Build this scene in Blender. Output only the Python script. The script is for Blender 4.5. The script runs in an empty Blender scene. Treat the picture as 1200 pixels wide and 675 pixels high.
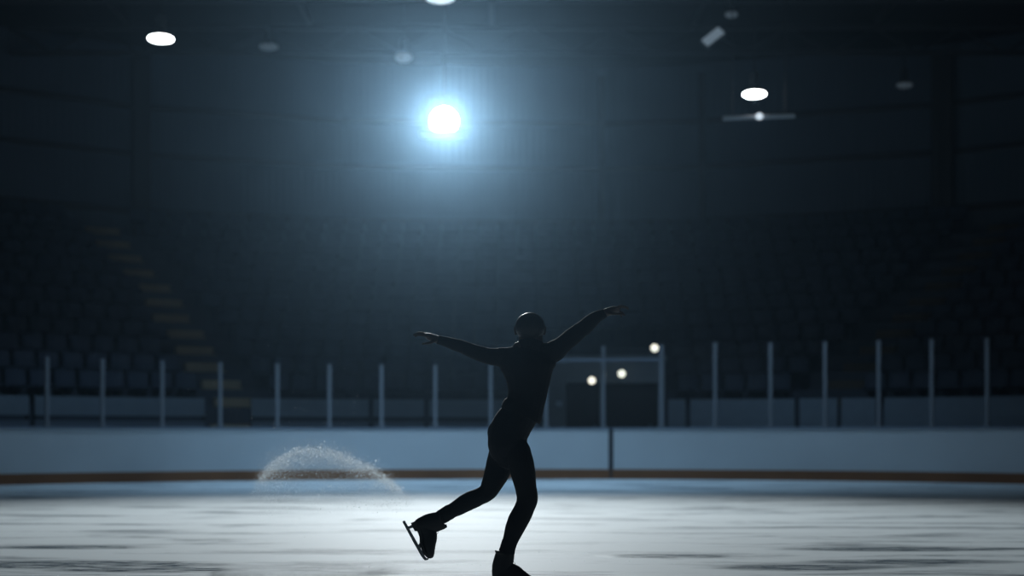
import bpy, bmesh, math, random
from mathutils import Vector, Matrix, noise
random.seed(7)
PI = math.pi
scn = bpy.context.scene
COL = scn.collection
F = 1755.0            # focal length in pixels of the 1200 px wide frame
CH = 0.92             # camera height
HY = 510.0            # horizon line in the photograph

def at(px, py, Y):
    return Vector(((px - 600) * Y / F, Y, CH - (py - HY) * Y / F))

# ------------------------------------------------------------------ materials
def new_mat(name):
    m = bpy.data.materials.new(name); m.use_nodes = True
    nt = m.node_tree
    b = nt.nodes.get('Principled BSDF')
    return m, nt, b

def plain(name, col, rough=0.6, metal=0.0, var=0.12, scale=6.0, bump=0.0, spec=0.5):
    m, nt, b = new_mat(name)
    tc = nt.nodes.new('ShaderNodeTexCoord')
    n = nt.nodes.new('ShaderNodeTexNoise'); n.inputs['Scale'].default_value = scale; n.inputs['Detail'].default_value = 4
    nt.links.new(tc.outputs['Object'], n.inputs['Vector'])
    r = nt.nodes.new('ShaderNodeMapRange')
    r.inputs['To Min'].default_value = 1 - var; r.inputs['To Max'].default_value = 1 + var
    nt.links.new(n.outputs['Fac'], r.inputs['Value'])
    mx = nt.nodes.new('ShaderNodeVectorMath'); mx.operation = 'SCALE'
    mx.inputs[0].default_value = col
    nt.links.new(r.outputs[0], mx.inputs['Scale'])
    nt.links.new(mx.outputs[0], b.inputs['Base Color'])
    b.inputs['Roughness'].default_value = rough
    b.inputs['Metallic'].default_value = metal
    b.inputs['Specular IOR Level'].default_value = spec
    if bump:
        bp = nt.nodes.new('ShaderNodeBump'); bp.inputs['Strength'].default_value = bump
        bp.inputs['Distance'].default_value = 0.01
        nt.links.new(n.outputs['Fac'], bp.inputs['Height']); nt.links.new(bp.outputs[0], b.inputs['Normal'])
    return m

def glow(name, col, strength):
    m, nt, b = new_mat(name)
    b.inputs['Base Color'].default_value = (0.6, 0.6, 0.6, 1)
    b.inputs['Emission Color'].default_value = (*col, 1)
    b.inputs['Emission Strength'].default_value = strength
    return m

WET = [(-3.1, 10.65, 1.35, .42), (-2.5, 10.25, .8, .26), (-3.6, 12.3, .8, .25), (2.0, 10.4, .7, .30), (2.9, 10.9, .9, .26), (1.2, 11.4, .6, .24), (3.2, 12.1, 1.2, .30)]
def ice_material():
    m, nt, b = new_mat('skated_ice')
    L = nt.links.new
    tc = nt.nodes.new('ShaderNodeTexCoord')
    mp = nt.nodes.new('ShaderNodeMapping'); mp.inputs['Scale'].default_value = (0.45, 1.5, 1)
    L(tc.outputs['Object'], mp.inputs['Vector'])
    n1 = nt.nodes.new('ShaderNodeTexNoise'); n1.inputs['Scale'].default_value = 1.1; n1.inputs['Detail'].default_value = 7
    n1.inputs['Roughness'].default_value = 0.62; n1.inputs['Distortion'].default_value = 0.35
    L(mp.outputs[0], n1.inputs['Vector'])
    mp2 = nt.nodes.new('ShaderNodeMapping'); mp2.inputs['Scale'].default_value = (2.0, 9.0, 1); mp2.inputs['Rotation'].default_value = (0, 0, 0.06)
    L(tc.outputs['Object'], mp2.inputs['Vector'])
    n2 = nt.nodes.new('ShaderNodeTexNoise'); n2.inputs['Scale'].default_value = 1.6; n2.inputs['Detail'].default_value = 6
    n2.inputs['Roughness'].default_value = 0.7
    L(mp2.outputs[0], n2.inputs['Vector'])
    # frosty snow dust against clear wet patches
    rp = nt.nodes.new('ShaderNodeValToRGB')
    e = rp.color_ramp.elements
    e[0].position = 0.33; e[0].color = (0, 0, 0, 1)
    e[1].position = 0.49; e[1].color = (1, 1, 1, 1)
    add = nt.nodes.new('ShaderNodeMath'); add.operation = 'MULTIPLY_ADD'
    L(n2.outputs['Fac'], add.inputs[0]); add.inputs[1].default_value = 0.35
    sub = nt.nodes.new('ShaderNodeMath'); sub.operation = 'SUBTRACT'; L(n1.outputs['Fac'], sub.inputs[0]); sub.inputs[1].default_value = 0.175
    L(sub.outputs[0], add.inputs[2]); L(add.outputs[0], rp.inputs['Fac'])
    cm = nt.nodes.new('ShaderNodeMix'); cm.data_type = 'RGBA'
    cm.inputs['A'].default_value = (0.13, 0.175, 0.21, 1)
    cm.inputs['B'].default_value = (0.72, 0.79, 0.82, 1)
    # patches of clear wet ice scraped free of snow
    sx = nt.nodes.new('ShaderNodeSeparateXYZ'); L(tc.outputs['Object'], sx.inputs[0])
    def mth(op, a, b_=None, c_=None):
        n = nt.nodes.new('ShaderNodeMath'); n.operation = op
        for k, v in enumerate((a, b_, c_)):
            if v is None: continue
            if hasattr(v, 'is_linked'): L(v, n.inputs[k])
            else: n.inputs[k].default_value = v
        return n.outputs[0]
    tot = None
    for cx, cy, ax_, ay_ in WET:
        dx = mth('MULTIPLY', mth('SUBTRACT', sx.outputs[0], cx), 1 / ax_); dy = mth('MULTIPLY', mth('SUBTRACT', sx.outputs[1], cy), 1 / ay_)
        q = mth('MAXIMUM', mth('SUBTRACT', 1.0, mth('ADD', mth('MULTIPLY', dx, dx), mth('MULTIPLY', dy, dy))), 0.0)
        tot = q if tot is None else mth('MAXIMUM', tot, q)
    wn = nt.nodes.new('ShaderNodeMapRange'); wn.inputs['From Min'].default_value = .42; wn.inputs['From Max'].default_value = .58
    L(n2.outputs['Fac'], wn.inputs['Value'])
    keep = mth('SUBTRACT', 1.0, mth('MULTIPLY', mth('MINIMUM', mth('MULTIPLY', tot, 1.6), 1.0), mth('MULTIPLY_ADD', wn.outputs[0], .75, .25)))
    fac = mth('MULTIPLY', rp.outputs['Color'], keep)
    L(fac, cm.inputs['Factor'])
    L(cm.outputs['Result'], b.inputs['Base Color'])
    rr = nt.nodes.new('ShaderNodeMapRange'); rr.inputs['To Min'].default_value = 0.14; rr.inputs['To Max'].default_value = 0.71
    L(keep, rr.inputs['Value']); L(rr.outputs[0], b.inputs['Roughness'])
    b.inputs['IOR'].default_value = 1.31; b.inputs['Specular IOR Level'].default_value = .4
    bp = nt.nodes.new('ShaderNodeBump'); bp.inputs['Strength'].default_value = 0.08; bp.inputs['Distance'].default_value = 0.012
    L(n2.outputs['Fac'], bp.inputs['Height']); L(bp.outputs[0], b.inputs['Normal'])
    return m

def glass_material():
    m, nt, b = new_mat('rink_glass')
    nt.nodes.remove(b)
    out = nt.nodes['Material Output']
    t = nt.nodes.new('ShaderNodeBsdfTransparent'); t.inputs[0].default_value = (0.93, 0.96, 0.97, 1)
    g = nt.nodes.new('ShaderNodeBsdfGlossy'); g.inputs['Roughness'].default_value = 0.05
    lw = nt.nodes.new('ShaderNodeFresnel'); lw.inputs[0].default_value = 1.45
    mx = nt.nodes.new('ShaderNodeMixShader')
    nt.links.new(lw.outputs[0], mx.inputs[0]); nt.links.new(t.outputs[0], mx.inputs[1]); nt.links.new(g.outputs[0], mx.inputs[2])
    nt.links.new(mx.outputs[0], out.inputs['Surface'])
    return m

def grain_material():
    m, nt, b = new_mat('ice_grains')
    nt.nodes.remove(b)
    out = nt.nodes['Material Output']
    d = nt.nodes.new('ShaderNodeBsdfDiffuse'); d.inputs[0].default_value = (0.85, 0.9, 0.93, 1)
    t = nt.nodes.new('ShaderNodeBsdfTranslucent'); t.inputs[0].default_value = (0.85, 0.9, 0.93, 1)
    mx = nt.nodes.new('ShaderNodeMixShader'); mx.inputs[0].default_value = 0.75
    nt.links.new(d.outputs[0], mx.inputs[1]); nt.links.new(t.outputs[0], mx.inputs[2])
    nt.links.new(mx.outputs[0], out.inputs['Surface'])
    return m

def cladding_material():
    m, nt, b = new_mat('wall_cladding')
    L = nt.links.new
    tc = nt.nodes.new('ShaderNodeTexCoord')
    br = nt.nodes.new('ShaderNodeTexNoise'); br.inputs['Scale'].default_value = 0.35; br.inputs['Detail'].default_value = 3
    L(tc.outputs['Object'], br.inputs['Vector'])
    wv = nt.nodes.new('ShaderNodeTexWave'); wv.wave_type = 'BANDS'; wv.bands_direction = 'X'
    wv.inputs['Scale'].default_value = 1.6; wv.inputs['Distortion'].default_value = 0
    L(tc.outputs['Object'], wv.inputs['Vector'])
    bp = nt.nodes.new('ShaderNodeBump'); bp.inputs['Strength'].default_value = 0.25; bp.inputs['Distance'].default_value = 0.03
    L(wv.outputs['Fac'], bp.inputs['Height']); L(bp.outputs[0], b.inputs['Normal'])
    cm = nt.nodes.new('ShaderNodeMix'); cm.data_type = 'RGBA'
    cm.inputs['A'].default_value = (0.07, 0.095, 0.13, 1); cm.inputs['B'].default_value = (0.10, 0.14, 0.19, 1)
    L(br.outputs['Fac'], cm.inputs['Factor']); L(cm.outputs['Result'], b.inputs['Base Color'])
    b.inputs['Roughness'].default_value = 0.7
    return m

M = dict(
    ice=ice_material(), glass=glass_material(), grain=grain_material(), cladding=cladding_material(),
    board=plain('white_board', (0.62, 0.68, 0.72), 0.35, var=0.06, scale=1.5),
    kick=plain('ochre_kickplate', (0.24, 0.10, 0.04), 0.5, var=0.2, scale=2),
    cap=plain('board_cap', (0.17, 0.21, 0.27), 0.5),
    joint=plain('gate_joint', (0.03, 0.035, 0.045), 0.7),
    post=plain('aluminium_post', (0.20, 0.225, 0.26), 0.55, 0.2, var=0.05),
    barrier=plain('barrier_panel', (0.22, 0.27, 0.33), 0.6),
    dark=plain('dark_steel', (0.035, 0.038, 0.045), 0.6),
    concrete=plain('concrete', (0.06, 0.066, 0.078), 0.85, var=0.25, scale=1.2),
    terrace=plain('terrace_concrete', (0.07, 0.085, 0.115), 0.9, var=0.3, scale=1.4),
    seat=plain('seat_plastic', (0.032, 0.049, 0.085), 0.65, var=0.3, scale=0.9),
    step_dim=plain('dimmed_step', (0.11, 0.095, 0.075), 0.9, var=0.2, scale=3),  # right aisle's dimness put into the colour: darker copy of the step tone
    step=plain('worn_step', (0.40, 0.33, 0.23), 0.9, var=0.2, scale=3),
    beam=plain('roof_steel', (0.05, 0.055, 0.065), 0.7),
    roof=plain('roof_deck', (0.035, 0.038, 0.045), 0.9, var=0.2, scale=0.5),
    trim=plain('pale_trim', (0.34, 0.40, 0.46), 0.7),
    portal=plain('portal_render', (0.16, 0.18, 0.20), 0.85),
    door=plain('black_door', (0.012, 0.013, 0.016), 0.7),
    housing=plain('lamp_housing', (0.08, 0.09, 0.10), 0.5, 0.5),
    reflector=plain('pale_housing', (0.45, 0.5, 0.55), 0.45),
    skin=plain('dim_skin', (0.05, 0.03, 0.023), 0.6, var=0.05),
    cloth=plain('black_jersey', (0.010, 0.011, 0.013), 0.85, var=0.2, scale=30, spec=0.25),
    tights=plain('black_tights', (0.009, 0.010, 0.013), 0.75, var=0.2, scale=40, spec=0.25),
    hair=plain('dark_hair', (0.010, 0.009, 0.008), 0.5, var=0.3, scale=60, bump=0.3, spec=0.35),
    boot=plain('black_boot_leather', (0.012, 0.013, 0.015), 0.5, var=0.15, scale=30, spec=0.3),
    sole=plain('black_sole', (0.014, 0.014, 0.015), 0.7),
    steel=plain('blade_steel', (0.16, 0.18, 0.20), 0.4, 0.8, var=0.05),
    lace=plain('dark_laces', (0.03, 0.03, 0.033), 0.9),
    lamp_on=glow('lit_diffuser', (0.92, 0.97, 1.0), 14),
    lamp_main=glow('lit_spot_lens', (0.95, 0.98, 1.0), 60),
    lamp_dim=glow('dimmed_diffuser', (0.55, 0.75, 0.95), 0.16),
    lamp_faint=glow('faint_diffuser', (0.55, 0.75, 0.95), 0.03),
    lamp_half=glow('half_lit_diffuser', (0.7, 0.88, 1.0), 0.8),
    lamp_warm=glow('warm_bulkhead_glass', (1.0, 0.97, 0.82), 1.6),
    bulb=glow('small_bulb', (0.75, 0.88, 1.0), 0.9),
)

# ------------------------------------------------------------------ object helpers
def link(name, me, mat, parent=None, smooth=False):
    if mat and not me.materials: me.materials.append(mat)
    if smooth:
        me.polygons.foreach_set('use_smooth', [True] * len(me.polygons))
    o = bpy.data.objects.new(name, me); COL.objects.link(o)
    if parent: o.parent = parent
    return o

def obj(name, bm, mat, parent=None, smooth=False):
    bmesh.ops.recalc_face_normals(bm, faces=bm.faces)
    me = bpy.data.meshes.new(name); bm.to_mesh(me); bm.free()
    return link(name, me, mat, parent, smooth)

def tag(o, label, cat, group=None):
    o['label'] = label; o['category'] = cat
    if group: o['group'] = group
    return o

def thing(name, label, cat, loc=(0, 0, 0), group=None):
    o = bpy.data.objects.new(name, None); COL.objects.link(o)
    o.location = loc; o.empty_display_size = 0.1
    return tag(o, label, cat, group)

def struct(name, bm, mat, smooth=False):
    o = obj(name, bm, mat, None, smooth); o['kind'] = 'structure'; return o

def box(bm, c, s, rot=None):
    """box of full size s about c; rot = Matrix 3x3"""
    vs = []
    for sx in (-.5, .5):
        for sy in (-.5, .5):
            for sz in (-.5, .5):
                v = Vector((sx * s[0], sy * s[1], sz * s[2]))
                if rot: v = rot @ v
                vs.append(bm.verts.new(v + Vector(c)))
    for f in ((0, 1, 3, 2), (4, 6, 7, 5), (0, 4, 5, 1), (2, 3, 7, 6), (0, 2, 6, 4), (1, 5, 7, 3)):
        bm.faces.new([vs[i] for i in f])
    return vs

def bbox(c, s, rot=None, bev=0.0):
    bm = bmesh.new(); box(bm, c, s, rot)
    if bev: bmesh.ops.bevel(bm, geom=bm.edges[:], offset=bev, segments=2, affect='EDGES')
    return bm

def lathe(bm, prof, seg=24, c=(0, 0, 0), rot=None):
    """prof = [(r, z)...] closed at the ends where r == 0"""
    rings = []
    for r, z in prof:
        ring = []
        n = 1 if r < 1e-6 else seg
        for i in range(n):
            a = 2 * PI * i / seg
            v = Vector((r * math.cos(a), r * math.sin(a), z))
            if rot: v = rot @ v
            ring.append(bm.verts.new(v + Vector(c)))
        rings.append(ring)
    for a, b in zip(rings, rings[1:]):
        for i in range(seg):
            j = (i + 1) % seg
            if len(a) == 1 and len(b) == 1: continue
            if len(a) == 1: bm.faces.new((a[0], b[i], b[j]))
            elif len(b) == 1: bm.faces.new((a[i], a[j], b[0]))
            else: bm.faces.new((a[i], a[j], b[j], b[i]))

def rod(bm, p, q, r, seg=10):
    p = Vector(p); q = Vector(q); d = q - p
    rot = d.to_track_quat('Z', 'Y').to_matrix()
    lathe(bm, [(0, 0), (r, 0), (r, d.length), (0, d.length)], seg, p, rot)

def arc_strip(bm, prof, phis, C):
    """closed profile [(R, z)] swept over angles phis around C, capped"""
    rings = []
    for ph in phis:
        rings.append([bm.verts.new((C[0] + R * math.sin(ph), C[1] + R * math.cos(ph), z)) for R, z in prof])
    n = len(prof)
    for a, b in zip(rings, rings[1:]):
        for i in range(n):
            bm.faces.new((a[i], a[(i + 1) % n], b[(i + 1) % n], b[i]))
    bm.faces.new(rings[0]); bm.faces.new(rings[-1][::-1])

def path_strip(bm, prof, path):
    """closed profile [(offset outward, z)] swept along path of (point, outward normal)"""
    rings = [[bm.verts.new((p[0] + n[0] * o, p[1] + n[1] * o, z)) for o, z in prof] for p, n in path]
    m = len(prof)
    for a, b in zip(rings, rings[1:]):
        for i in range(m):
            bm.faces.new((a[i], a[(i + 1) % m], b[(i + 1) % m], b[i]))
    bm.faces.new(rings[0]); bm.faces.new(rings[-1][::-1])

# ------------------------------------------------------------------ rink plan
C = (0.4, 17.5)
RB = 14.0             # inner face of the dasher boards
def phi_of(px, R, C=C):
    """angle on the circle of radius R hit (far side) by the sight line of column px"""
    k = (px - 600) / F
    # x = k*y ; (k*y-C0)^2 + (y-C1)^2 = R^2
    a = k * k + 1; b = -2 * (k * C[0] + C[1]); c = C[0] ** 2 + C[1] ** 2 - R * R
    y = (-b + math.sqrt(b * b - 4 * a * c)) / (2 * a)
    return math.atan2(k * y - C[0], y - C[1])
def ring_pt(R, ph, z=0.0): return Vector((C[0] + R * math.sin(ph), C[1] + R * math.cos(ph), z))
def tangent_rot(ph): return Matrix.Rotation(-ph, 3, 'Z')   # local x = tangent, local y = outward

# ice
bm = bmesh.new()
vs = [bm.verts.new((C[0] - RB - .02, -6, 0)), bm.verts.new((C[0] + RB + .02, -6, 0))]
N = 64
for i in range(N + 1):
    ph = PI / 2 - PI * i / N
    vs.append(bm.verts.new(ring_pt(RB + .02, ph)))
bm.faces.new(vs)
e = bmesh.ops.extrude_face_region(bm, geom=bm.faces[:])
for v in [g for g in e['geom'] if isinstance(g, bmesh.types.BMVert)]: v.co.z -= 0.04
ice = struct('ice_surface', bm, M['ice'])

struct('floor', bbox((0, 18, -0.09), (44, 56, 0.1)), M['concrete'])

# dasher boards: left run and right run, meeting at the gate joint (photo column 716)
phj = phi_of(716, RB)
def board_path(side):
    pts = []
    if side < 0:
        for y in (-6, -2, 2, 6, 10, 14): pts.append(((C[0] - RB, y), (-1, 0)))
        a0, a1 = -PI / 2, phj - 0.0016
    else:
        a0, a1 = phj + 0.0016, PI / 2
    n = 70
    for i in range(n + 1):
        a = a0 + (a1 - a0) * i / n
        pts.append(((C[0] + RB * math.sin(a), C[1] + RB * math.cos(a)), (math.sin(a), math.cos(a))))
    if side > 0:
        for y in (14, 10, 6, 2, -2, -6): pts.append(((C[0] + RB, y), (1, 0)))
    return pts
for side, lab in ((-1, 'long run of white rink boards left of the dark gate joint'),
                  (1, 'white rink boards curving away right of the dark gate joint')):
    t = thing('dasher_board', lab, 'rink boards', (C[0] + side * 5, C[1] + RB - 1, 0))
    off = t.location
    def sub(name, prof, mat):
        bm = bmesh.new(); path_strip(bm, prof, board_path(side))
        o = obj(name, bm, mat, t); o.location = -Vector(off); return o
    sub('board_face', [(0, .20), (0, 1.035), (.10, 1.035), (.10, .20)], M['board'])
    sub('kickplate', [(-.012, 0.0), (-.012, .205), (.10, .205), (.10, 0.0)], M['kick'])
    sub('cap_rail', [(-.02, 1.035), (-.02, 1.07), (.0, 1.08), (.14, 1.08), (.15, 1.035)], M['cap'])
    sub('backing', [(.10, 0.0), (.10, 1.03), (.13, 1.03), (.13, 0.0)], M['dark'])
o = obj('gate_jamb', bbox((0, 0.09, .53), (.10, .12, 1.1)), M['joint'])
o.location = ring_pt(RB - .035, phj); o.rotation_euler.z = -phj
tag(o, 'dark vertical jamb splitting the white boards below the tunnel', 'gate jamb')

# glass posts and panes
ordn = ['first', 'second', 'third', 'fourth', 'fifth', 'sixth', 'seventh', 'eighth', 'ninth', 'tenth', 'eleventh', 'twelfth',
        'thirteenth', 'fourteenth', 'fifteenth', 'sixteenth', 'seventeenth', 'eighteenth', 'nineteenth']
posts = [(-12, 2.38), (55, 2.38), (120, 2.38), (190, 2.38), (258, 2.37), (325, 2.37), (386, 2.37), (447, 2.38), (510, 2.38), (575, 2.40),
         (640, 2.0), (707, 2.78), (775, 2.80), (838, 2.83), (903, 2.80), (967, 2.79), (1030, 2.79), (1092, 2.78), (1157, 2.76), (1224, 2.76)]
RP = RB + .07
vis = 0
pp = []
for i, (px, zt) in enumerate(posts):
    ph = phi_of(px, RP); p = ring_pt(RP, ph, 1.08); h = zt - 1.08
    pp.append((ph, zt))
    if px < 0 or px > 1200: continue
    place = ordn[vis]; vis += 1
    bm = bmesh.new()
    w = .075 if px not in (775,) else .10
    box(bm, (0, 0, h / 2), (w, .06, h)); box(bm, (0, 0, .02), (w + .05, .11, .04))
    box(bm, (0, 0, h + .006), (w + .01, .07, .012))
    bmesh.ops.bevel(bm, geom=[e for e in bm.edges], offset=.004, segments=1, affect='EDGES')
    o = obj('glass_post', bm, M['post'])
    o.location = p; o.rotation_euler.z = -ph
    if px == 640: lab = 'short faint post just right of the skater at the tunnel'
    elif px == 707: lab = 'tall pale post between the two dark tunnel doors'
    elif px == 775: lab = 'widest tall post at the right edge of the tunnel front'
    elif px < 640: lab = 'slim pale glass post on the boards, %s from the left edge' % place
    else: lab = 'slim pale glass post on the boards, %s from the right edge' % ordn[18 - vis]
    tag(o, lab, 'post', 'uprights holding the rink glass')
vis = 0
for (a, za), (b, zb), (xa, _), (xb, _) in zip(pp, pp[1:], posts, posts[1:]):
    m = (a + b) / 2
    p = (ring_pt(RP, a) + ring_pt(RP, b)) / 2
    wd = (ring_pt(RP, a) - ring_pt(RP, b)).length - .085
    h = min(za, zb) - 1.08 - .04
    bm = bbox((0, 0, h / 2), (wd, .012, h))
    o = obj('glass_screen', bm, M['glass']); o.location = (p.x, p.y, 1.085); o.rotation_euler.z = -m
    if xa < 0: lab = 'clear rink glass pane at the far left edge of the frame'
    elif xb > 1200: lab = 'clear rink glass pane at the far right edge of the frame'
    elif xa < 640 and xb < 640: lab = 'clear rink glass pane between %s and %s posts from the left' % (ordn[vis - 1], ordn[vis])
    elif xa == 575: lab = 'low glass pane behind the skater, left of the short post'
    elif xa == 640: lab = 'low glass pane before the left tunnel door'
    elif xa == 707: lab = 'tall glass pane before the right tunnel door'
    else:
        r = [775, 838, 903, 967, 1030, 1092].index(xa)
        lab = 'tall glass pane right of the tunnel, %s from the right edge' % ordn[6 - r]
    tag(o, lab, 'glass pane', 'panes of rink glass'); vis += 1
# header rail across the tunnel bay
a, b = phi_of(652, RP), phi_of(775, RP)
p = (ring_pt(RP, a) + ring_pt(RP, b)) / 2
o = obj('header_rail', bbox((0, 0, 0), ((ring_pt(RP, a) - ring_pt(RP, b)).length, .05, .06), None, .008), M['cap'])
o.location = (p.x, p.y - .09, CH + 88 * p.y / F); o.rotation_euler.z = -(a + b) / 2
tag(o, 'thin pale horizontal rail crossing above the tunnel doors', 'rail')

# ------------------------------------------------------------------ stand
R0, TR, NR = 16.9, 0.59, 12
Z0, DZ = 1.54, 0.41
prof = [(R0, 0.0)]
for k in range(NR):
    prof += [(R0 + TR * k, Z0 + DZ * k), (R0 + TR * (k + 1), Z0 + DZ * k)]
prof += [(R0 + TR * NR, 0.0)]
bm = bmesh.new()
arc_strip(bm, prof, [math.radians(-50 + 100 * i / 58) for i in range(59)], C)
o = obj('grandstand', bm, M['terrace'])
tag(o, 'dark curved concrete grandstand stepping up behind the rink glass', 'grandstand')

# aisles: the photograph shows worn steps climbing to the upper left and, fainter, upper right
left_px = [275, 260, 240, 229, 218, 201, 193, 179, 160, 146, 133, 121]
right_px = [970, 990, 1010, 1029, 1048, 1067, 1086, 1105, 1124, 1142, 1160, 1178]
aisle = {}
for side, pxs, lab in ((-1, left_px, 'worn pale stairs climbing the stand to the upper left'),
                       (1, right_px, 'dim stairs climbing the stand to the upper right')):
    ph0 = phi_of(268 if side < 0 else pxs[0], R0)
    t = thing('aisle_stairs', lab, 'stairs', ring_pt(R0, ph0, 0))
    for k, px in enumerate(pxs):
        R = R0 + TR * k + .29
        ph = phi_of(px, R); aisle[(side, k)] = ph
        for half in (0, 1):
            if half == 0:   # the tread lying on the terrace
                c = ring_pt(R - .02, ph, Z0 + DZ * k + .012); s = (.86, .56, .02)
            else:           # intermediate block on the tread below the next riser
                c = ring_pt(R + .16, ph, Z0 + DZ * k + .115); s = (.86, .26, .19)
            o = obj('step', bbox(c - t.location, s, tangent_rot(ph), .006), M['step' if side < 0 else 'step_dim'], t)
    # two steps at the foot, down to the floor
    for j in range(3 if side < 0 else 0):
        c = ring_pt(R0 - .15 - .28 * j, ph0, (Z0 - .38 * (j + 1)) / 2)
        obj('step', bbox(c - t.location, (.86, .28, Z0 - .38 * (j + 1)), tangent_rot(ph0), .006), M['step'], t)

# seats
def seat_mesh():
    bm = bmesh.new()
    # backrest: curved shell
    def shell(pts, w, th):
        n = 6
        prev = None
        rows = []
        for (y, z, curve) in pts:
            row = []
            for i in range(n + 1):
                u = -1 + 2 * i / n
                row.append(Vector((u * w / 2 * (1 if abs(u) < .9 else .97), y - curve * (1 - u * u) * -1, z)))
            rows.append(row)
        fr = [[bm.verts.new(v) for v in r] for r in rows]
        bk = [[bm.verts.new(v + th) for v in r] for r in rows]
        for g, fl in ((fr, False), (bk, True)):
            for a, b in zip(g, g[1:]):
                for i in range(n):
                    q = (a[i], a[i + 1], b[i + 1], b[i]); bm.faces.new(q[::-1] if fl else q)
        m = len(rows)
        for j in range(m - 1):
            for i in (0, n): bm.faces.new((fr[j][i], fr[j + 1][i], bk[j + 1][i], bk[j][i]))
        for j in (0, m - 1):
            for i in range(n): bm.faces.new((fr[j][i], fr[j][i + 1], bk[j][i + 1], bk[j][i]))
    shell([(.14, .36, .02), (.16, .50, .03), (.19, .64, .035), (.22, .77, .03)], .45, Vector((0, .022, 0)))
    shell([(-.21, .42, .0), (-.10, .40, .0), (.05, .385, .0), (.14, .40, .0)], .44, Vector((0, 0, -.025)))
    box(bm, (0, .10, .20), (.06, .06, .36)); box(bm, (0, .10, .012), (.22, .16, .024))
    bmesh.ops.recalc_face_normals(bm, faces=bm.faces)
    me = bpy.data.meshes.new('stadium_seat'); bm.to_mesh(me); bm.free()
    me.materials.append(M['seat'])
    return me
SM = seat_mesh()
cand = []
for k in range(NR):
    R = R0 + TR * k + .26
    z = Z0 + DZ * k
    d = .52 / R
    n = int(math.radians(52) / d)
    for i in range(-n, n + 1):
        ph = i * d
        p = ring_pt(R, ph, z)
        px = 600 + F * p.x / p.y
        if px < -30 or px > 1230: continue
        if any(abs(ph - aisle[(s, k)]) * R < .74 for s in (-1, 1)): continue
        if 628 < px < 790 and k < 4: continue
        block = 0 if ph < aisle[(-1, k)] else (2 if ph > aisle[(1, k)] else 1)
        cand.append((k, block, p, ph))
bl = ['left of the left stairs', 'between the two stairs', 'right of the right stairs']
rest = []
for j, (k, block, p, ph) in enumerate(cand):
    if j < 300:
        o = bpy.data.objects.new('stadium_seat', SM); COL.objects.link(o)
        o.location = p; o.rotation_euler.z = -ph
        tag(o, 'dark blue stadium seat in the %s row up, %s' % (ordn[k], bl[block]), 'seat',
            'seats of the %s row %s' % (ordn[k], bl[block]))
    else: rest.append((p, ph))
bm = bmesh.new()
for p, ph in rest:
    mat = Matrix.Translation(p) @ Matrix.Rotation(-ph, 4, 'Z')
    s = len(bm.verts)
    bm.from_mesh(SM); bm.verts.ensure_lookup_table()
    bmesh.ops.transform(bm, matrix=mat, verts=bm.verts[s:])
o = obj('stadium_seats', bm, M['seat']); o['kind'] = 'stuff'
o['label'] = 'dark upper rows of stadium seats high in the grandstand'; o['category'] = 'seats'

# low spectator barriers in front of the stand
RG = 16.3
bars = [(-30, 34, 1.33, 'at the far left edge of the frame'), (41, 240, 1.33, 'left of the foot of the left stairs'),
        (295, 432, 1.33, 'just right of the foot of the left stairs'), (438, 497, 1.33, 'short, left of the skater'),
        (503, 630, 1.33, 'behind the skater at waist height'), (783, 803, 1.05, 'narrow, just right of the tunnel'),
        (809, 931, 1.05, 'wide, right of the tunnel'), (937, 981, 1.05, 'short, left of the right stairs'),
        (986, 1026, 1.05, 'dim, at the foot of the right stairs'), (1036, 1230, 1.05, 'at the far right edge of the frame')]
for x0, x1, zm, lab in bars:
    a, b = phi_of(x0, RG), phi_of(x1, RG)
    o0 = ring_pt(RG, (a + b) / 2, 0)
    t = thing('spectator_barrier', 'low grey barrier before the stand, ' + lab, 'barrier', o0, 'low barriers behind the glass')
    n = max(2, int((b - a) / .03)); phs = [a + (b - a) * i / n for i in range(n + 1)]
    def part(name, prof, mat):
        bm = bmesh.new(); arc_strip(bm, prof, phs, C)
        q = obj(name, bm, mat, t); q.location = -o0
    ztop = 1.72
    part('upper_panel', [(RG, zm), (RG, ztop), (RG + .04, ztop), (RG + .04, zm)], M['barrier'])
    if zm > 1.2: part('lower_panel', [(RG, .12), (RG, 1.22), (RG + .04, 1.22), (RG + .04, .12)], M['cap'])
    else: part('lower_panel', [(RG, .12), (RG, zm), (RG + .04, zm), (RG + .04, .12)], M['barrier'])
    for ph in (a + .001, b - .001):
        pc = ring_pt(RG + .07, ph, .86) - o0
        obj('upright', bbox(pc, (.06, .06, 1.72), tangent_rot(ph)), M['dark'], t)

# tunnel front with two dark doors
RT = 16.2
a, b = phi_of(636, RT), phi_of(779, RT)
pm = (ring_pt(RT, a) + ring_pt(RT, b)) / 2; pr = -(a + b) / 2
W = (ring_pt(RT, a) - ring_pt(RT, b)).length
t = thing('tunnel_front', 'grey tunnel front with two black doors below the wall lamps', 'entrance', pm)
t.rotation_euler.z = pr
def lx(px): return (px - 707.5) / 143.0 * W
ztun = CH + 88 * pm.y / F; zdo = CH + 61 * pm.y / F
obj('roof_slab', bbox((0, .27, ztun + .05), (W + .1, .7, .1), None, .01), M['portal'], t)
obj('lintel', bbox((0, .1, (ztun + zdo) / 2), (W, .2, ztun - zdo)), M['portal'], t)
for x0, x1 in ((636, 663), (703, 709), (771, 779)):
    obj('pier', bbox(((lx(x0) + lx(x1)) / 2, .1, zdo / 2), (lx(x1) - lx(x0), .2, zdo)), M['portal'], t)
for x0, x1 in ((663, 703), (709, 771)):
    w = lx(x1) - lx(x0); xc = (lx(x0) + lx(x1)) / 2
    d = obj('door', bbox((xc, .16, zdo / 2), (w, .06, zdo), None, .005), M['door'], t)
    obj('door_handle', bbox((xc + w * .35, .11, 1.05), (.03, .05, .22), None, .008), M['post'], d)
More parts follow.
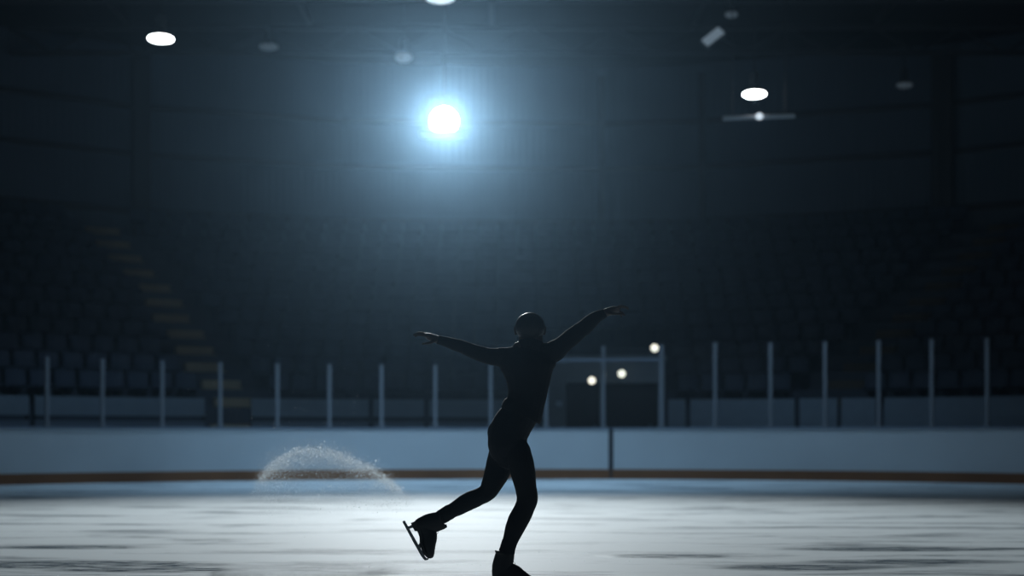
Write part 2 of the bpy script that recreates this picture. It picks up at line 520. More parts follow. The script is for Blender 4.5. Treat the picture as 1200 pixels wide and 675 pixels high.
for s in (-1, 1):
    obj('side_wall', bbox((s * (W / 2 - .05), .4, ztun / 2), (.1, .4, ztun)), M['portal'], t)
obj('wall_plate', bbox((lx(655.5), -.01, CH + 37 * pm.y / F), (.14, .02, .10), None, .005), M['trim'], t)

def wall_lamp(px, py, lab, r, zback):
    c = at(px, py, pm.y - .12)
    t = thing('bulkhead_lamp', lab, 'wall lamp', c, 'warm round lamps at the tunnel')
    bm = bmesh.new(); rot = Matrix.Rotation(PI / 2, 3, 'X')
    lathe(bm, [(0, -.06), (r * 1.05, -.06), (r * 1.05, 0), (r * .9, .02), (0, .02)], 24, (0, 0, 0), rot)
    obj('housing', bm, M['housing'], t)
    bm = bmesh.new(); lathe(bm, [(r * .9, .015), (r * .85, .05), (r * .55, .085), (0, .1)], 24, (0, 0, 0), rot)
    obj('glass_dome', bm, M['lamp_warm'], t, True)
    return t
wall_lamp(693.5, 446, 'lowest warm round lamp, over the left tunnel door', .085, 0)
wall_lamp(728.5, 438, 'warm round lamp over the right tunnel door', .09, 0)
t = wall_lamp(767, 408, 'highest warm round lamp, on a bracket above the tunnel roof', .09, 0)
bm = bmesh.new(); rod(bm, (0, .02, -.27), (0, .02, -.06), .02); box(bm, (0, .04, -.27), (.12, .12, .02)); obj('bracket', bm, M['housing'], t)

# ------------------------------------------------------------------ hall shell
RW = 24.5
ZC = 10.9
bp = [-260, 163, 400, 705, 823, 1107, 1460]
wp = [ring_pt(RW, phi_of(px, RW)) for px in bp]
def slab_wall(name, p, q, z0, z1, th, mat):
    d = q - p; rot = Matrix.Rotation(math.atan2(d.y, d.x), 3, 'Z')
    n = rot @ Vector((0, 1, 0))
    bm = bbox((0, 0, 0), (d.length + .1, th, z1 - z0))
    o = struct(name, bm, mat)
    c = (p + q) / 2 + n * th / 2
    o.location = (c.x, c.y, (z0 + z1) / 2); o.rotation_euler.z = math.atan2(d.y, d.x)
    return o
names = ['far_left', 'far_left_centre', 'far_centre', 'far_right_centre', 'far_right', 'far_corner']
ti = 1
for nm, p, q in zip(names, wp, wp[1:]):
    slab_wall('wall_' + nm, p, q, 0, ZC + .3, .25, M['cladding'])
    d = (q - p); n = Vector((-d.y, d.x, 0)).normalized()
    for z0, z1, mt, dep in ((6.75, 6.92, M['dark'], .10), (8.28, 8.42, M['beam'], .12), (9.55, 9.68, M['beam'], .12)):
        slab_wall('trim_%d' % ti, p - n * dep, q - n * dep, z0, z1, dep - .005, mt); ti += 1
for i, (px, w) in enumerate(((163, .46), (705, .20), (823, .17), (1107, .52))):
    ph = phi_of(px, RW); c = ring_pt(RW - .27 if w > .3 else RW - .22, ph, 0)
    bm = bmesh.new(); dp = .35 if w > .3 else .2
    z0 = Z0 + DZ * 11
    h = ZC - z0
    box(bm, (0, dp / 2 - .02, h / 2), (w, .04, h)); box(bm, (0, -dp / 2 + .02, h / 2), (w, .04, h)); box(bm, (0, 0, h / 2), (.06, dp, h))
    box(bm, (0, 0, .02), (w + .12, dp + .1, .04))
    o = obj('steel_column', bm, M['dark']); o.location = (c.x, c.y, z0); o.rotation_euler.z = -ph
    tag(o, ['thick dark steel column on the wall at the left', 'slim column on the wall just right of the big spotlight',
            'thinnest wall column left of the small right lamp', 'thick dark steel column on the wall at the far right'][i], 'column')
struct('wall_left', bbox((-19.6, 14, 5.6), (.3, 44, 11.2)), M['cladding'])
struct('wall_right', bbox((20.4, 14, 5.6), (.3, 44, 11.2)), M['cladding'])
struct('wall_front', bbox((0.4, -8.2, 5.6), (41, .3, 11.2)), M['cladding'])
struct('ceiling', bbox((0.4, 18, ZC + .4), (44, 56, .2)), M['roof'])
for i, y in enumerate((3, 8, 13, 18, 23, 28, 33, 37.5)):
    bm = bmesh.new()
    w = 38.5 if y < 30 else (37 if y < 35 else 26)
    for z in (ZC + .22, ZC - .40):
        box(bm, (0.4, y, z), (w, .22, .10))
    n = 24
    for j in range(n):
        xa = .4 - w / 2 + w * j / n; xb = xa + w / n
        za, zb = (ZC - .40, ZC + .20) if j % 2 else (ZC + .20, ZC - .40)
        rod(bm, (xa, y, za), (xb, y, zb), .035, 6)
    struct('trim_%d' % ti, bm, M['beam']); ti += 1
for x in (-14, -9.5, -5, -.5, 4.5, 9, 13.5):
    bm = bmesh.new(); box(bm, (x, 16, ZC + .24), (.12, 42, .14)); struct('trim_%d' % ti, bm, M['beam']); ti += 1

# ------------------------------------------------------------------ lamps
def high_bay(px, py, z, lab, mat, power=0, r=.27, lens=.09, cone=70):
    Y = (z - CH) * F / (HY - py)
    p = Vector(((px - 600) * Y / F, Y, z))
    t = thing('high_bay_lamp', lab, 'ceiling lamp', p, 'round lamps hanging under the roof')
    bm = bmesh.new()
    lathe(bm, [(r * .9, .035), (r * .84, .075), (r * .6, .12), (r * .35, .17), (.09, .2), (.09, .4), (.06, .43), (0, .43)], 32)
    obj('housing', bm, M['housing'], t, True)
    bm = bmesh.new()
    lathe(bm, [(r * math.cos(a), lens * .8 * math.sin(a)) if abs(a) < 1.57 else (0, lens * .8 * math.sin(a)) for a in [PI / 2 * (-1 + j / 6) for j in range(13)]], 32)
    obj('diffuser', bm, mat, t, True)
    bm = bmesh.new(); rod(bm, (0, 0, .42), (0, 0, ZC + .3 - z), .012); obj('hanging_rod', bm, M['dark'], t)
    if power:
        L = bpy.data.lights.new('high_bay_beam', 'SPOT'); L.energy = power; L.spot_size = math.radians(cone); L.spot_blend = 1
        L.color = (.44, .71, 1); L.shadow_soft_size = .12
        lo = bpy.data.objects.new('high_bay_beam', L); COL.objects.link(lo); lo.parent = t; lo.location = (0, 0, -lens - .14)
    return t
high_bay(188.5, 45.5, 8.3, 'bright white oval ceiling lamp at the upper left', M['lamp_on'], 480, r=.235, lens=.08, cone=112)
high_bay(884, 110.5, 7.5, 'bright white oval ceiling lamp at the right above a bar', M['lamp_on'], 480, r=.225, lens=.08, cone=112)
high_bay(516, -2, 9.0, 'half cut bright lamp at the top edge above the spotlight', M['lamp_half'], 1500, cone=88)
high_bay(473, 67, 9.9, 'dim grey lamp just above and left of the spotlight', M['lamp_dim'], r=.2, lens=.16)
high_bay(315, 55, 9.9, 'barely lit lamp between the left lamp and the spotlight', M['lamp_faint'], r=.22)
high_bay(857, 17, 10.0, 'small barely lit lamp near the top right of centre', M['lamp_faint'], r=.14)
high_bay(1060, 100, 9.7, 'barely lit lamp right of the bar lamp', M['lamp_faint'], r=.2)

# tilted floodlight panel
p = at(836, 45, 32)
t = thing('floodlight', 'dim tilted rectangular floodlight hanging at the upper right of centre', 'floodlight', p)
rot = (Matrix.Rotation(math.radians(-38), 3, 'Y') @ Matrix.Rotation(math.radians(-25), 3, 'X'))
bm = bbox((0, 0, 0), (.50, .12, .26), rot, .02); obj('housing', bm, M['housing'], t)
c = rot @ Vector((0, -.07, 0)); obj('front_glass', bbox(c, (.46, .02, .22), rot, .008), M['lamp_dim'], t)
bm = bmesh.new(); rod(bm, (0, .05, .1), (0, .05, ZC + .3 - p.z), .02); obj('hanging_pole', bm, M['dark'], t)

# lighting bar with a small bulb under the right lamp
Yb = 28.3
p = at(889, 137.5, Yb)
t = thing('lighting_bar', 'pale horizontal bar under the right lamp with a small bulb', 'lighting bar', p)
bm = bmesh.new(); rod(bm, (-.68, 0, -.02), (.68, 0, .03), .04); obj('bar', bm, M['reflector'], t)
bm = bmesh.new(); lathe(bm, [(0, -.065), (.04, -.052), (.065, -.016), (.065, .016), (.04, .052), (0, .065)], 16, (0, -.09, 0)); obj('bulb', bm, M['bulb'], t, True)
for x in (-.5, .5):
    bm = bmesh.new(); rod(bm, (x, 0, .02), (x, 0, ZC + .3 - p.z), .01); obj('hanging_wire', bm, M['dark'], t)

# the big spotlight
YS = 30.0
PS = at(520.5, 142, YS)
aim = Vector((0.8, -7.0, 0.0))
t = thing('spotlight', 'huge glaring white spotlight hanging above the rink', 'spotlight', PS)
dirv = (aim - PS).normalized()
q = dirv.to_track_quat('-Z', 'Y').to_matrix()       # local -z looks along the beam
bm = bmesh.new(); lathe(bm, [(0, .55), (.16, .55), (.20, .48), (.24, .1), (.30, .0), (.30, -.03), (.27, -.03), (.27, .03)], 32, (0, 0, 0), q)
obj('housing', bm, M['housing'], t, True)
bm = bmesh.new(); lathe(bm, [(.27, -.005), (.2, -.04), (.1, -.06), (0, -.065)], 32, (0, 0, 0), q)
obj('lens', bm, M['lamp_main'], t, True)
bm = bmesh.new()
for s in (-1, 1): rod(bm, (s * .34, 0, .0), (s * .34, 0, .5), .02); rod(bm, (s * .34, 0, 0), (s * .22, 0, 0), .02)
rod(bm, (-.34, 0, .5), (.34, 0, .5), .02); rod(bm, (0, 0, .5), (0, 0, ZC + .3 - PS.z), .03)
obj('yoke', bm, M['dark'], t)
# unseen flag, added below the lens to cut the light pool's far edge
L = bpy.data.lights.new('spot_beam', 'SPOT'); L.energy = 13200; L.spot_size = math.radians(92); L.spot_blend = 1.0
L.color = (.88, .96, 1); L.shadow_soft_size = .10
lo = bpy.data.objects.new('spot_beam', L); COL.objects.link(lo); lo.parent = t
lp = dirv * .12
lo.location = lp; lo.rotation_euler = dirv.to_track_quat('-Z', 'Y').to_euler()
src = PS + lp
edge_y = 22.0
ev = Vector((0, edge_y - src.y, -src.z)).normalized()
fp = lp + ev * .36
fe = lp + Vector((0, .30, -.30))
dd = fe - fp
fo = obj('added_flag', bbox((0, 0, 0), (1.0, dd.length, .012), Matrix.Rotation(math.atan2(dd.z, dd.y), 3, 'X')), M['door'], t)
fo.location = (fp + fe) / 2
for s in (-1, 1):
    bm = bmesh.new(); rod(bm, fe + Vector((s * .22, 0, 0)), Vector((s * .22, .05, -.06)), .012); obj('added_flag_arm', bm, M['dark'], t)  # arms added to carry the flag

# ------------------------------------------------------------------ haze
w = bpy.data.worlds.new('hall_air'); scn.world = w; w.use_nodes = True
nt = w.node_tree
nt.nodes['Background'].inputs[0].default_value = (.02, .03, .05, 1); nt.nodes['Background'].inputs[1].default_value = .0
vs_ = nt.nodes.new('ShaderNodeVolumeScatter'); vs_.inputs['Color'].default_value = (.43, .72, 1, 1)
vs_.inputs['Density'].default_value = .0005; vs_.inputs['Anisotropy'].default_value = .89
nt.links.new(vs_.outputs[0], nt.nodes['World Output'].inputs['Volume'])

# ------------------------------------------------------------------ skater
YK = 9.0
U = YK / F                      # metres per pixel at the skater
base = at(600, 689.4, YK); base.z = 0
SK = thing('person', 'dark figure skater gliding with both arms flung wide and one leg trailing', 'person', base)
def S(px, py, dy=0.0):
    return Vector(((px - 600) * U, dy, CH - (py - HY) * U)) - Vector((base.x, 0, 0))

def catmull(P, n):
    out = []
    m = len(P)
    for i in range(m - 1):
        p0 = P[max(i - 1, 0)]; p1 = P[i]; p2 = P[i + 1]; p3 = P[min(i + 2, m - 1)]
        for k in range(n):
            u = k / n
            out.append([.5 * (2 * b + (c - a) * u + (2 * a - 5 * b + 4 * c - d) * u * u + (-a + 3 * b - 3 * c + d) * u ** 3)
                        for a, b, c, d in zip(p0, p1, p2, p3)])
    out.append(list(P[-1]))
    return out

def limb(bm, P, n=5, seg=20, cap=True, ref=None, grow=0.0, power=2.0):
    """P = [(px, py, dy, half-width in px, half-depth in m)]: an elliptic tube with round ends"""
    Q = catmull([tuple(map(float, p)) for p in P], n)
    pts = [S(q[0], q[1], q[2]) for q in Q]
    rings = []
    m = len(Q)
    data = []
    for i, (q, p) in enumerate(zip(Q, pts)):
        tg = (pts[min(i + 1, m - 1)] - pts[max(i - 1, 0)]).normalized()
        dep = Vector((0, 1, 0)) if ref is None else ref
        nrm = tg.cross(dep).normalized(); bn = nrm.cross(tg).normalized()
        data.append((p, tg, nrm, bn, q[3] * U + grow, q[4] + grow))
    def ring(p, nrm, bn, a, b):
        vs = []
        for s in range(seg):
            an = 2 * PI * s / seg; c, sn = math.cos(an), math.sin(an)
            vs.append(bm.verts.new(p + nrm * a * math.copysign(abs(c) ** (2 / power), c) + bn * b * math.copysign(abs(sn) ** (2 / power), sn)))
        return vs
    if cap:
        p, tg, nrm, bn, a, b = data[0]; r = min(a, b)
        for ang in (80, 55, 28):
            k = math.cos(math.radians(ang)); rings.append(ring(p - tg * r * math.sin(math.radians(ang)), nrm, bn, a * k, b * k))
    for p, tg, nrm, bn, a, b in data: rings.append(ring(p, nrm, bn, a, b))
    if cap:
        p, tg, nrm, bn, a, b = data[-1]; r = min(a, b)
        for ang in (28, 55, 80):
            k = math.cos(math.radians(ang)); rings.append(ring(p + tg * r * math.sin(math.radians(ang)), nrm, bn, a * k, b * k))
    for a, b in zip(rings, rings[1:]):
        for s in range(seg):
            bm.faces.new((a[s], a[(s + 1) % seg], b[(s + 1) % seg], b[s]))
    bm.faces.new(rings[0][::-1]); bm.faces.new(rings[-1])

def ball(bm, c, r, rot=None):
    g = bmesh.ops.create_icosphere(bm, subdivisions=3, radius=1)
    mt = Matrix.Translation(c) @ ((rot or Matrix.Identity(3)).to_4x4()) @ Matrix.Diagonal((*r, 1))
    bmesh.ops.transform(bm, matrix=mt, verts=g['verts'])

def fuse(name, bm, mat, parent, voxel, smooth=4, sm_fac=.5, deform=None):
    """voxel-remesh the joined shapes into one continuous skin"""
    bmesh.ops.recalc_face_normals(bm, faces=bm.faces)
    me = bpy.data.meshes.new(name + '_src'); bm.to_mesh(me); bm.free()
    tmp = bpy.data.objects.new(name + '_src', me); COL.objects.link(tmp)
    r = tmp.modifiers.new('r', 'REMESH'); r.mode = 'VOXEL'; r.voxel_size = voxel
    if smooth:
        s = tmp.modifiers.new('s', 'SMOOTH'); s.iterations = smooth; s.factor = sm_fac
    dg = bpy.context.evaluated_depsgraph_get(); dg.update()
    out = bpy.data.meshes.new_from_object(tmp.evaluated_get(dg), depsgraph=dg)
    bpy.data.objects.remove(tmp); bpy.data.meshes.remove(me)
    out.name = name; out.materials.clear()
    if deform:
        for v in out.vertices: v.co = deform(v.co)
    return link(name, out, mat, parent, True)

# measured chains: px, py, dy, half-width px, half-depth m
DL, DR = .07, -.06             # the trailing (left) leg is the far one, the standing leg the near one
torso = [(599, 533, 0, 19.5, .085), (595.5, 524, 0, 22.8, .125), (595, 512, 0, 23.0, .125), (600, 499, 0, 23.0, .115), (608, 487, 0, 22.0, .105),
         (615, 474, 0, 21.8, .10), (618, 462, 0, 22.6, .105), (619, 449, 0, 25.0, .11), (618.7, 437, 0, 28.6, .115), (618.3, 427, 0, 33, .112),
         (619, 417, 0, 30, .095), (620, 411, 0, 22, .07)]
neck = [(620, 418, 0, 16, .06), (621.8, 408, .0, 14.6, .062), (622, 400, .01, 14.2, .062), (622, 390, .02, 14.2, .066)]
trap_l = [(613, 409, 0, 7, .045), (600, 414.5, 0, 7.0, .05), (588, 417, 0, 9, .055)]
trap_r = [(630, 408, 0, 6, .045), (641, 410.5, 0, 7.5, .05), (650, 409, 0, 9.5, .055)]
arm_l = [(598, 420, .0, 10.0, .055), (585, 418.7, .01, 10.6, .056), (573, 417.2, .02, 9.4, .05), (560, 413.4, .03, 8.8, .046), (545, 407.2, .05, 7.6, .041),
         (537, 404.4, .055, 7.2, .039), (528, 401.8, .05, 6.6, .036), (519, 399.2, .045, 5.6, .030), (512, 397.3, .04, 5.0, .026)]
arm_r = [(640, 417, .0, 11.5, .055), (650, 411.5, .0, 12.2, .056), (660, 403.8, .01, 10.2, .050), (671, 394.2, .02, 9.9, .046), (683, 385, .04, 9.2, .042),
         (692, 377.2, .04, 8.4, .040), (698, 372.2, .035, 7.2, .036), (704, 368.8, .03, 5.8, .030), (710, 366.3, .03, 5.0, .026)]
leg_l = [(589, 528, DL * .7, 15.5, .085), (586, 542, DL, 15.8, .085), (581.5, 556, DL, 14.6, .078), (576, 568, DL, 12.4, .068), (571, 577, DL, 10.8, .058),
         (562, 582.3, DL, 10.2, .055), (551, 587, DL, 10.8, .055), (541, 592.5, DL, 10.2, .052), (530, 599, DL, 8.6, .044), (519, 605.5, DL, 7.4, .038),
         (509, 610.5, DL, 7.2, .036), (501, 615, DL, 8, .034)]
leg_r = [(607, 528, DR * .7, 14.5, .088), (610.5, 543, DR, 15.0, .088), (613.5, 557, DR, 14.2, .080), (616, 571, DR, 12.6, .070), (617.8, 583, DR, 12.4, .062),
         (614.5, 595, DR, 11.6, .056), (608.5, 607, DR, 12.2, .057), (603.0, 619, DR, 11.2, .053), (598.8, 631, DR, 9.2, .044), (594.3, 643, DR, 8.2, .038),
         (591, 655, DR, 8, .036), (590.5, 666, DR, 9, .034)]

def shrink(P, d): return [(a, b, c, e - d, f - d * U) for a, b, c, e, f in P]

bm = bmesh.new()
limb(bm, shrink(torso, 1.3)); limb(bm, neck); limb(bm, shrink(trap_l, 1.3)); limb(bm, shrink(trap_r, 1.3))
limb(bm, shrink(arm_l, .8)); limb(bm, shrink(arm_r, .8)); limb(bm, shrink(leg_l, .9)); limb(bm, shrink(leg_r, .9))
ball(bm, S(584, 508, .02), (.062, .075, .085)); ball(bm, S(592, 508, -.03), (.06, .075, .085))     # buttocks
# feet inside the boots
limb(bm, [(500, 615, DL, 7, .03), (500, 628, DL, 6, .034), (502, 643, DL, 4, .030)])
limb(bm, [(590, 667, DR, 7, .03), (602, 672, DR, 6, .034), (617, 677, DR, 4, .030)])
# head, face turned away from the camera (towards +y)
HC = S(621.2, 384, .02)
ball(bm, HC + Vector((0, -.005, .004)), (.082, .097, .080))
ball(bm, HC + Vector((0, .036, -.045)), (.060, .062, .068)); ball(bm, HC + Vector((0, .045, .02)), (.066, .048, .05))
ball(bm, HC + Vector((0, .072, -.086)), (.028, .026, .022))          # chin
limb(bm, [(621.2, 382, .108, 1.5, .010), (621.2, 386, .116, 1.7, .012), (621.2, 389.2, .122, 2.2, .013)], ref=Vector((0, 1, 0)))  # nose
for s in (-1, 1):
    ball(bm, HC + Vector((s * .030, .074, .020)), (.030, .018, .012))  # brow
    ball(bm, HC + Vector((s * .036, .054, -.026)), (.030, .032, .030))  # cheek
    ball(bm, HC + Vector((s * .031, .074, .002)), (.014, .012, .009))   # eye
    e = HC + Vector((s * .087, .010, -.014))                            # ear
    ball(bm, e, (.010, .020, .032), Matrix.Rotation(math.radians(-12), 3, 'X'))
    ball(bm, e + Vector((s * .004, -.012, .006)), (.007, .010, .022))
ball(bm, HC + Vector((0, .092, -.052)), (.024, .012, .007)); ball(bm, HC + Vector((0, .090, -.064)), (.020, .012, .008))  # lips

# hands
def finger(bm, pts, r0):
    n = len(pts)
    limb(bm, [(a, b, c, r0 * (1 - .09 * i) / U, r0 * (1 - .09 * i)) for i, (a, b, c) in enumerate(pts)], n=4, seg=12)
# left hand: palm down, fingers reaching left and drooping, thumb hanging below
limb(bm, [(514, 397.8, .04, 4.6, .026), (508, 396.2, .04, 4.6, .034), (502.5, 393.8, .04, 4.0, .040), (499.5, 392.4, .04, 3.0, .036)], ref=Vector((0, 1, .25)).normalized())
finger(bm, [(502, 394.2, .004, ), (496, 393.0, -.004), (490.5, 392.6, -.008), (486.8, 394.2, -.010)], .0085)
finger(bm, [(502, 393.0, .028), (494.5, 390.8, .026), (488.5, 390.4, .024), (484.6, 392.4, .024)], .0088)
finger(bm, [(502, 392.2, .050), (495, 389.6, .054), (489.5, 389.2, .056), (486, 391.0, .057)], .0084)
finger(bm, [(502.5, 392.0, .070), (497, 389.4, .079), (492.5, 388.8, .084), (489.5, 390.0, .086)], .0074)
finger(bm, [(510, 399.0, .015), (504.5, 401.4, .0), (499.5, 402.6, -.010), (495.4, 403.2, -.014)], .0098)
# right hand: palm outward, first fingers stretched, others curling below
limb(bm, [(708, 367.0, .03, 4.6, .026), (714, 364.6, .03, 4.8, .034), (720, 362.9, .03, 4.2, .040), (723.5, 362.4, .03, 3.2, .036)], ref=Vector((0, 1, -.25)).normalized())
finger(bm, [(720.5, 361.2, -.004), (726.5, 358.9, -.012), (731.5, 359.4, -.016), (735.6, 360.9, -.018)], .0085)
finger(bm, [(721, 361.4, .020), (727.5, 359.4, .018), (733, 360.0, .016), (736.4, 361.8, .016)], .0088)
finger(bm, [(721, 363.2, .042), (726, 363.9, .044), (730, 366.0, .046), (732.5, 368.6, .046)], .0084)
finger(bm, [(720.5, 364.6, .062), (725, 366, .070), (728, 367.6, .074), (729.6, 369.8, .074)], .0074)
finger(bm, [(713, 366.8, .0), (719, 368.0, -.012), (725, 368.2, -.020), (730.5, 368.6, -.022)], .0095)
fuse('body', bm, M['skin'], SK, .0036, 4)

# top with long sleeves, hem slanting from the waist
bm = bmesh.new()
hem = [(609.6, 485.8, 0, 24.6, .116), (612.4, 480, 0, 24.4, .112), (615.2, 474, 0, 22.6, .106)] + torso[6:]
# shirt torso ends flat at the hem
def flat_limb(bm, P, **k): limb(bm, P, cap=False, **k)
flat_limb(bm, hem, grow=.002)
limb(bm, trap_l, grow=.006); limb(bm, trap_r, grow=.006)
limb(bm, neck[:1] + [(621.8, 406.5, 0, 15.2, .067)], grow=.005)
flat_limb(bm, arm_l, grow=.0015); flat_limb(bm, arm_r, grow=.0015)
# hem band: tilted collar that shows as the two little notches
limb(bm, [(609.9, 487.0, 0, 24.9, .119), (612.4, 481.0, 0, 24.6, .116)], cap=False)
def crumple(amp, fr):
    def f(co):
        n = noise.noise_vector(co * fr)
        return co + n * amp
    return f
fuse('long_sleeved_top', bm, M['cloth'], SK, .0045, 3, deform=crumple(.0024, 18))

bm = bmesh.new()
limb(bm, torso[:7], grow=.0008); limb(bm, leg_l[:-2], grow=.0008); limb(bm, leg_r[:-2], grow=.0008)
ball(bm, S(584, 508, .02), (.067, .08, .088)); ball(bm, S(592, 508, -.03), (.065, .08, .088))
# bunched ankle cuffs
for (px, py, dy, r), tg in (((517.5, 606, DL, 8.9), (-.87, -.42)), ((521.5, 603.6, DL, 9.0), (-.87, -.42)), ((526, 601, DL, 9.3), (-.87, -.42)),
                            ((595.2, 640.5, DR, 9.3), (-.3, -.95)), ((594, 645, DR, 9.6), (-.3, -.95)), ((596.8, 636, DR, 9.4), (-.3, -.95))):
    limb(bm, [(px - tg[0] * .9, py + tg[1] * .9, dy, r, r * U * .98), (px + tg[0] * .9, py - tg[1] * .9, dy, r, r * U * .98)], n=2)
fuse('leggings', bm, M['tights'], SK, .0045, 9, deform=crumple(.0018, 22))

# hair: close cap over the skull, down to the nape
bm = bmesh.new()
g = bmesh.ops.create_icosphere(bm, subdivisions=5, radius=1)
for v in g['verts']:
    d = v.co.copy()
    n = .0016 * noise.noise(Vector((d.x * 9, d.y * 9, d.z * 30)))
    v.co = Vector((d.x * .0905, d.y * .106 - .006, d.z * .0905 + .002)) * (1 + n * 6)
for v in bm.verts:
    if v.co.z < 0: v.co.x *= 1 - .20 * (v.co.z / -.09) ** 2; v.co.y *= 1 - .12 * (v.co.z / -.09) ** 2
kill = [v for v in bm.verts if (v.co.y > .045 and v.co.z < .045 - (v.co.y - .045) * .2) or (v.co.z < -.020 and v.co.y > .022) or v.co.z < -.0855]
bmesh.ops.delete(bm, geom=kill, context='VERTS')
bmesh.ops.solidify(bm, geom=bm.faces[:], thickness=.010)
o = obj('hair', bm, M['hair'], SK, True); o.location = HC

# skates: one boot design in its own side view (along, up) measured in px, origin at the heel end of the blade's edge
def skate(origin, ang, dy):
    """origin px position; ang = direction of the toe (radians, in the xz plane)"""
    O = S(origin[0], origin[1], dy)
    ct, st = math.cos(ang), math.sin(ang)
    A = Vector((ct, 0, st)); Up = Vector((-st, 0, ct))
    def L(a, u, y=0.0): return A * a * U + Up * u * U + Vector((0, y, 0))
    t = bpy.data.objects.new('skate', None); COL.objects.link(t); t.parent = SK; t.location = O
    def loc(bm, P, **k):
        # limb in the boot's frame: P = (along, up, y, half-width px, half-depth m)
        n, seg = 5, 24
        Q = catmull([tuple(map(float, p)) for p in P], n); pts = [L(q[0], q[1], q[2]) for q in Q]; rings = []
        for i, (q, p) in enumerate(zip(Q, pts)):
            tg = (pts[min(i + 1, len(pts) - 1)] - pts[max(i - 1, 0)]).normalized()
            nn = tg.cross(Vector((0, 1, 0))).normalized()
            vs = []
            for s in range(seg):
                an = 2 * PI * s / seg
                vs.append(bm.verts.new(p + nn * q[3] * U * math.cos(an) + Vector((0, 1, 0)) * q[4] * math.sin(an)))
            rings.append(vs)
        for a, b in zip(rings, rings[1:]):
            for s in range(seg): bm.faces.new((a[s], a[(s + 1) % seg], b[(s + 1) % seg], b[s]))
        bm.faces.new(rings[0][::-1]); bm.faces.new(rings[-1])
    bm = bmesh.new()
    loc(bm, [(14.5, 12.5, 0, 8.0, .030), (14.5, 18, 0, 9.6, .034), (16.3, 25, 0, 11.4, .037), (18.2, 32, 0, 11.7, .040), (19.6, 38, 0, 11.2, .043), (20.4, 42.5, 0, 11.0, .046)])
    loc(bm, [(7.2, 17, 0, 3.4, .020), (9, 17, 0, 6.2, .028), (15, 19, 0, 9.0, .033), (24, 20, 0, 10.6, .034), (31, 18.5, 0, 10.2, .036), (38, 14.8, 0, 8.6, .041), (45, 12.0, 0, 6.6, .042), (50, 10.4, 0, 5.0, .036), (53, 9.6, 0, 3.2, .024), (54.2, 9.3, 0, 1.2, .010)])
    # padded collar and tongue
    loc(bm, [(19.4, 41.4, 0, 11.6, .050), (19.9, 43.6, 0, 11.4, .049)])
    loc(bm, [(27.0, 32, 0, 3.4, .026), (28.4, 40, 0, 3.0, .028), (29.0, 44.0, 0, 2.0, .024)])
    boot = fuse('boot', bm, M['boot'], t, .0034, 3)
    # sole with stacked heel
    def prism(poly, hy):
        bm = bmesh.new(); n = len(poly)
        a = [bm.verts.new(L(p[0], p[1], -(p[2] if len(p) > 2 else hy))) for p in poly]
        b = [bm.verts.new(L(p[0], p[1], (p[2] if len(p) > 2 else hy))) for p in poly]
        for i in range(n): bm.faces.new((a[i], a[(i + 1) % n], b[(i + 1) % n], b[i]))
        bm.faces.new(a[::-1]); bm.faces.new(b)
        return bm
    obj('sole', prism([(6.0, 8.6, .024), (16.6, 8.2, .028), (18.6, 12.4, .030), (27, 9.0, .034), (33, 5.6, .040), (44, 4.4, .041), (50, 5.4, .032), (53, 7.2, .018),
                       (52, 9.4, .020), (45, 7.6, .041), (34, 8.8, .041), (27, 13.0, .036), (18, 15.5, .034), (7.0, 15.5, .026)], .03), M['sole'], t)
    # blade: runner, two stanchions and toe pick as one steel plate
    bm = bmesh.new()
    def plate(poly, hy=.0022):
        n = len(poly)
        a = [bm.verts.new(L(p[0], p[1], -hy)) for p in poly]; b = [bm.verts.new(L(p[0], p[1], hy)) for p in poly]
        for i in range(n): bm.faces.new((a[i], a[(i + 1) % n], b[(i + 1) % n], b[i]))
        bm.faces.new(a[::-1]); bm.faces.new(b)
    plate([(-.6, 1.0), (0, .2), (14, 0), (30, -.1), (44, 0), (50, .7), (52.4, 1.4), (53.2, 2.3), (53.0, 3.0), (54.0, 3.4), (53.4, 4.4), (54.2, 5.2), (53.2, 6.6), (51.6, 6.4),
           (51.8, 4.8), (50, 4.0), (40, 4.0), (28, 3.7), (14, 3.5), (0, 3.4)])
    plate([(6.2, 2.6), (11.0, 2.6), (12.4, 8.8), (8.4, 8.8), (8.2, 5.2)], .0035)
    plate([(32.0, 3.0), (37.4, 3.0), (37.6, 5.8), (33.8, 6.2)], .0035)
    plate([(8, 8.0), (15.5, 8.0), (15.5, 8.7), (8, 8.7)], .022)
    plate([(32, 5.0), (46, 4.2), (46, 4.9), (32, 5.8)], .026)
    obj('blade', bm, M['steel'], t)
    # laces
    bm = bmesh.new()
    for i in range(7):
        u = i / 6
        a = 41.5 - 13 * u ** .8; up = 15.5 + 19 * u; a2 = a - 1.4; 
        for s in (-1, 1):
            p = L(a + .3, up, s * .014); q_ = L(a - .4, up + 2.6, -s * .014); rod(bm, p, q_, .0016, 6)
    obj('laces', bm, M['lace'], t)
    return t
skate((470.4, 612.4), -math.atan2(47.4, 26.0), DL)
skate((571.5, 689.4), 0.0, DR)

# ------------------------------------------------------------------ ice spray and shavings
def flake_cloud(name, pts, mat):
    vs, fs = [], []
    for p, r in pts:      # thin ragged flakes of ice, tumbling at random
        q = Matrix.Rotation(random.uniform(0, 2 * PI), 3, Vector((random.gauss(0, 1), random.gauss(0, 1), random.gauss(0, 1) + 1e-6)).normalized())
        b = len(vs)
        for v in ((1, 0, .1), (-.1, .9, -.1), (-.9, .1, .1), (.1, -.8, -.1)):
            vs.append(tuple(p + q @ (Vector(v) * r)))
        fs.append((b, b + 1, b + 2)); fs.append((b, b + 2, b + 3))
    me = bpy.data.meshes.new(name); me.from_pydata(vs, [], fs)
    return link(name, me, mat)
arc = [(296, 580), (303, 562), (312, 548), (325, 537), (342, 529), (362, 525), (382, 527), (402, 532), (420, 539), (438, 549), (455, 562), (470, 575), (486, 592)]
A2 = catmull([tuple(map(float, a)) for a in arc], 8)
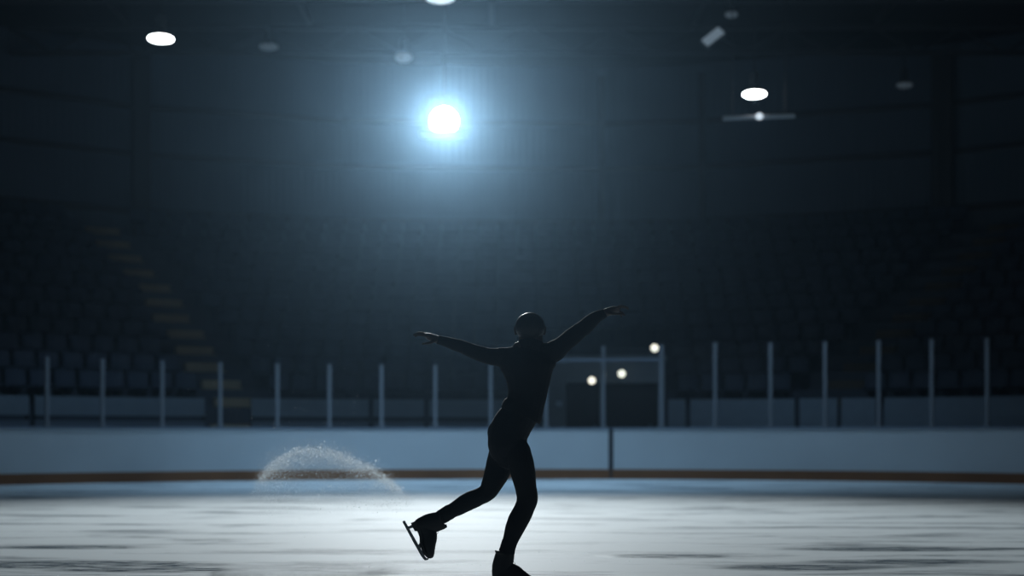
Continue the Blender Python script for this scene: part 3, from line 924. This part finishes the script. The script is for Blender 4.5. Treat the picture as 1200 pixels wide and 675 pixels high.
YSP = 11.5
pts = []
for i in range(66000):
    u = random.random() * (len(A2) - 1); k = int(u); f = u - k
    ax = A2[k][0] * (1 - f) + A2[k + 1][0] * f; ay = A2[k][1] * (1 - f) + A2[k + 1][1] * f
    r = random.random()
    yb = (594 + random.gauss(0, 4)) if random.random() < .88 else random.uniform(600, 648)
    if r < .48:   v = abs(random.gauss(0, .16))
    elif r < .94: v = random.random() ** 1.3
    elif r < .985: v = -abs(random.gauss(0, .07))
    else: v = -abs(random.gauss(0, .5))
    s = 1 - v
    e_ = u / (len(A2) - 1)
    if random.random() > min(1, e_ / .26) or random.random() > min(1, (1 - e_) / .14): continue
    # clumps
    x = ax + (385 - ax) * v * .12; y = ay + (yb - ay) * v
    if v < 0: x = ax + (ax - 385) * -v * 1.2; y = ay - 90 * -v
    x += random.gauss(0, 2.6); y += random.gauss(0, 2.0) + 5 * noise.noise(Vector((ax * .045, 3.1, 0))) + 2.5 * noise.noise(Vector((ax * .14, 7.1, 0)))
    cl = noise.noise(Vector((x * .05, y * .06, 2.0)))
    if cl < random.uniform(-.9, .25) and random.random() < .45: continue
    if y > 648: continue
    if s > 1.1 and x > 420: continue
    Y = YSP + random.gauss(0, .35) * max(.25, 1 - .5 * s)
    p = at(x, y, Y)
    if p.z < .005: continue
    pts.append((p, random.choice((.0011, .0015, .0019, .0026)) * (random.uniform(1.6, 2.6) if random.random() < .05 else 1)))
o = flake_cloud('ice_spray', pts, M['grain']); o['kind'] = 'stuff'
o['label'] = 'arching plume of fine white ice spray above the rink at left'; o['category'] = 'ice spray'
pts = []
for i in range(1500):
    Y = random.uniform(8.6, 13)
    x = random.uniform(-.36, .36) * Y
    if noise.noise(Vector((x * .7, Y * 2.0, 5))) < .05: continue
    r = random.choice((.0015, .002, .003, .0045))
    pts.append((Vector((x, Y, r * .55)), r))
o = flake_cloud('ice_shavings', pts, M['grain']); o['kind'] = 'stuff'
o['label'] = 'scattered white ice shavings lying on the near ice'; o['category'] = 'ice shavings'

# ------------------------------------------------------------------ camera and view
cam = bpy.data.cameras.new('camera'); co = bpy.data.objects.new('camera', cam); COL.objects.link(co)
co.location = (0, 0, CH); co.rotation_euler = (PI / 2, 0, 0)
cam.sensor_width = 36; cam.lens = F * 36 / 1200; cam.shift_y = (HY - 337.5) / 1200
cam.dof.use_dof = True; cam.dof.focus_distance = 9.0; cam.dof.aperture_fstop = 1.2
cam.clip_end = 200
scn.camera = co
scn.view_settings.view_transform = 'Standard'; scn.view_settings.look = 'None'
scn.view_settings.gamma = 1; scn.view_settings.use_curve_mapping = False
scn.view_settings.exposure = 0.0
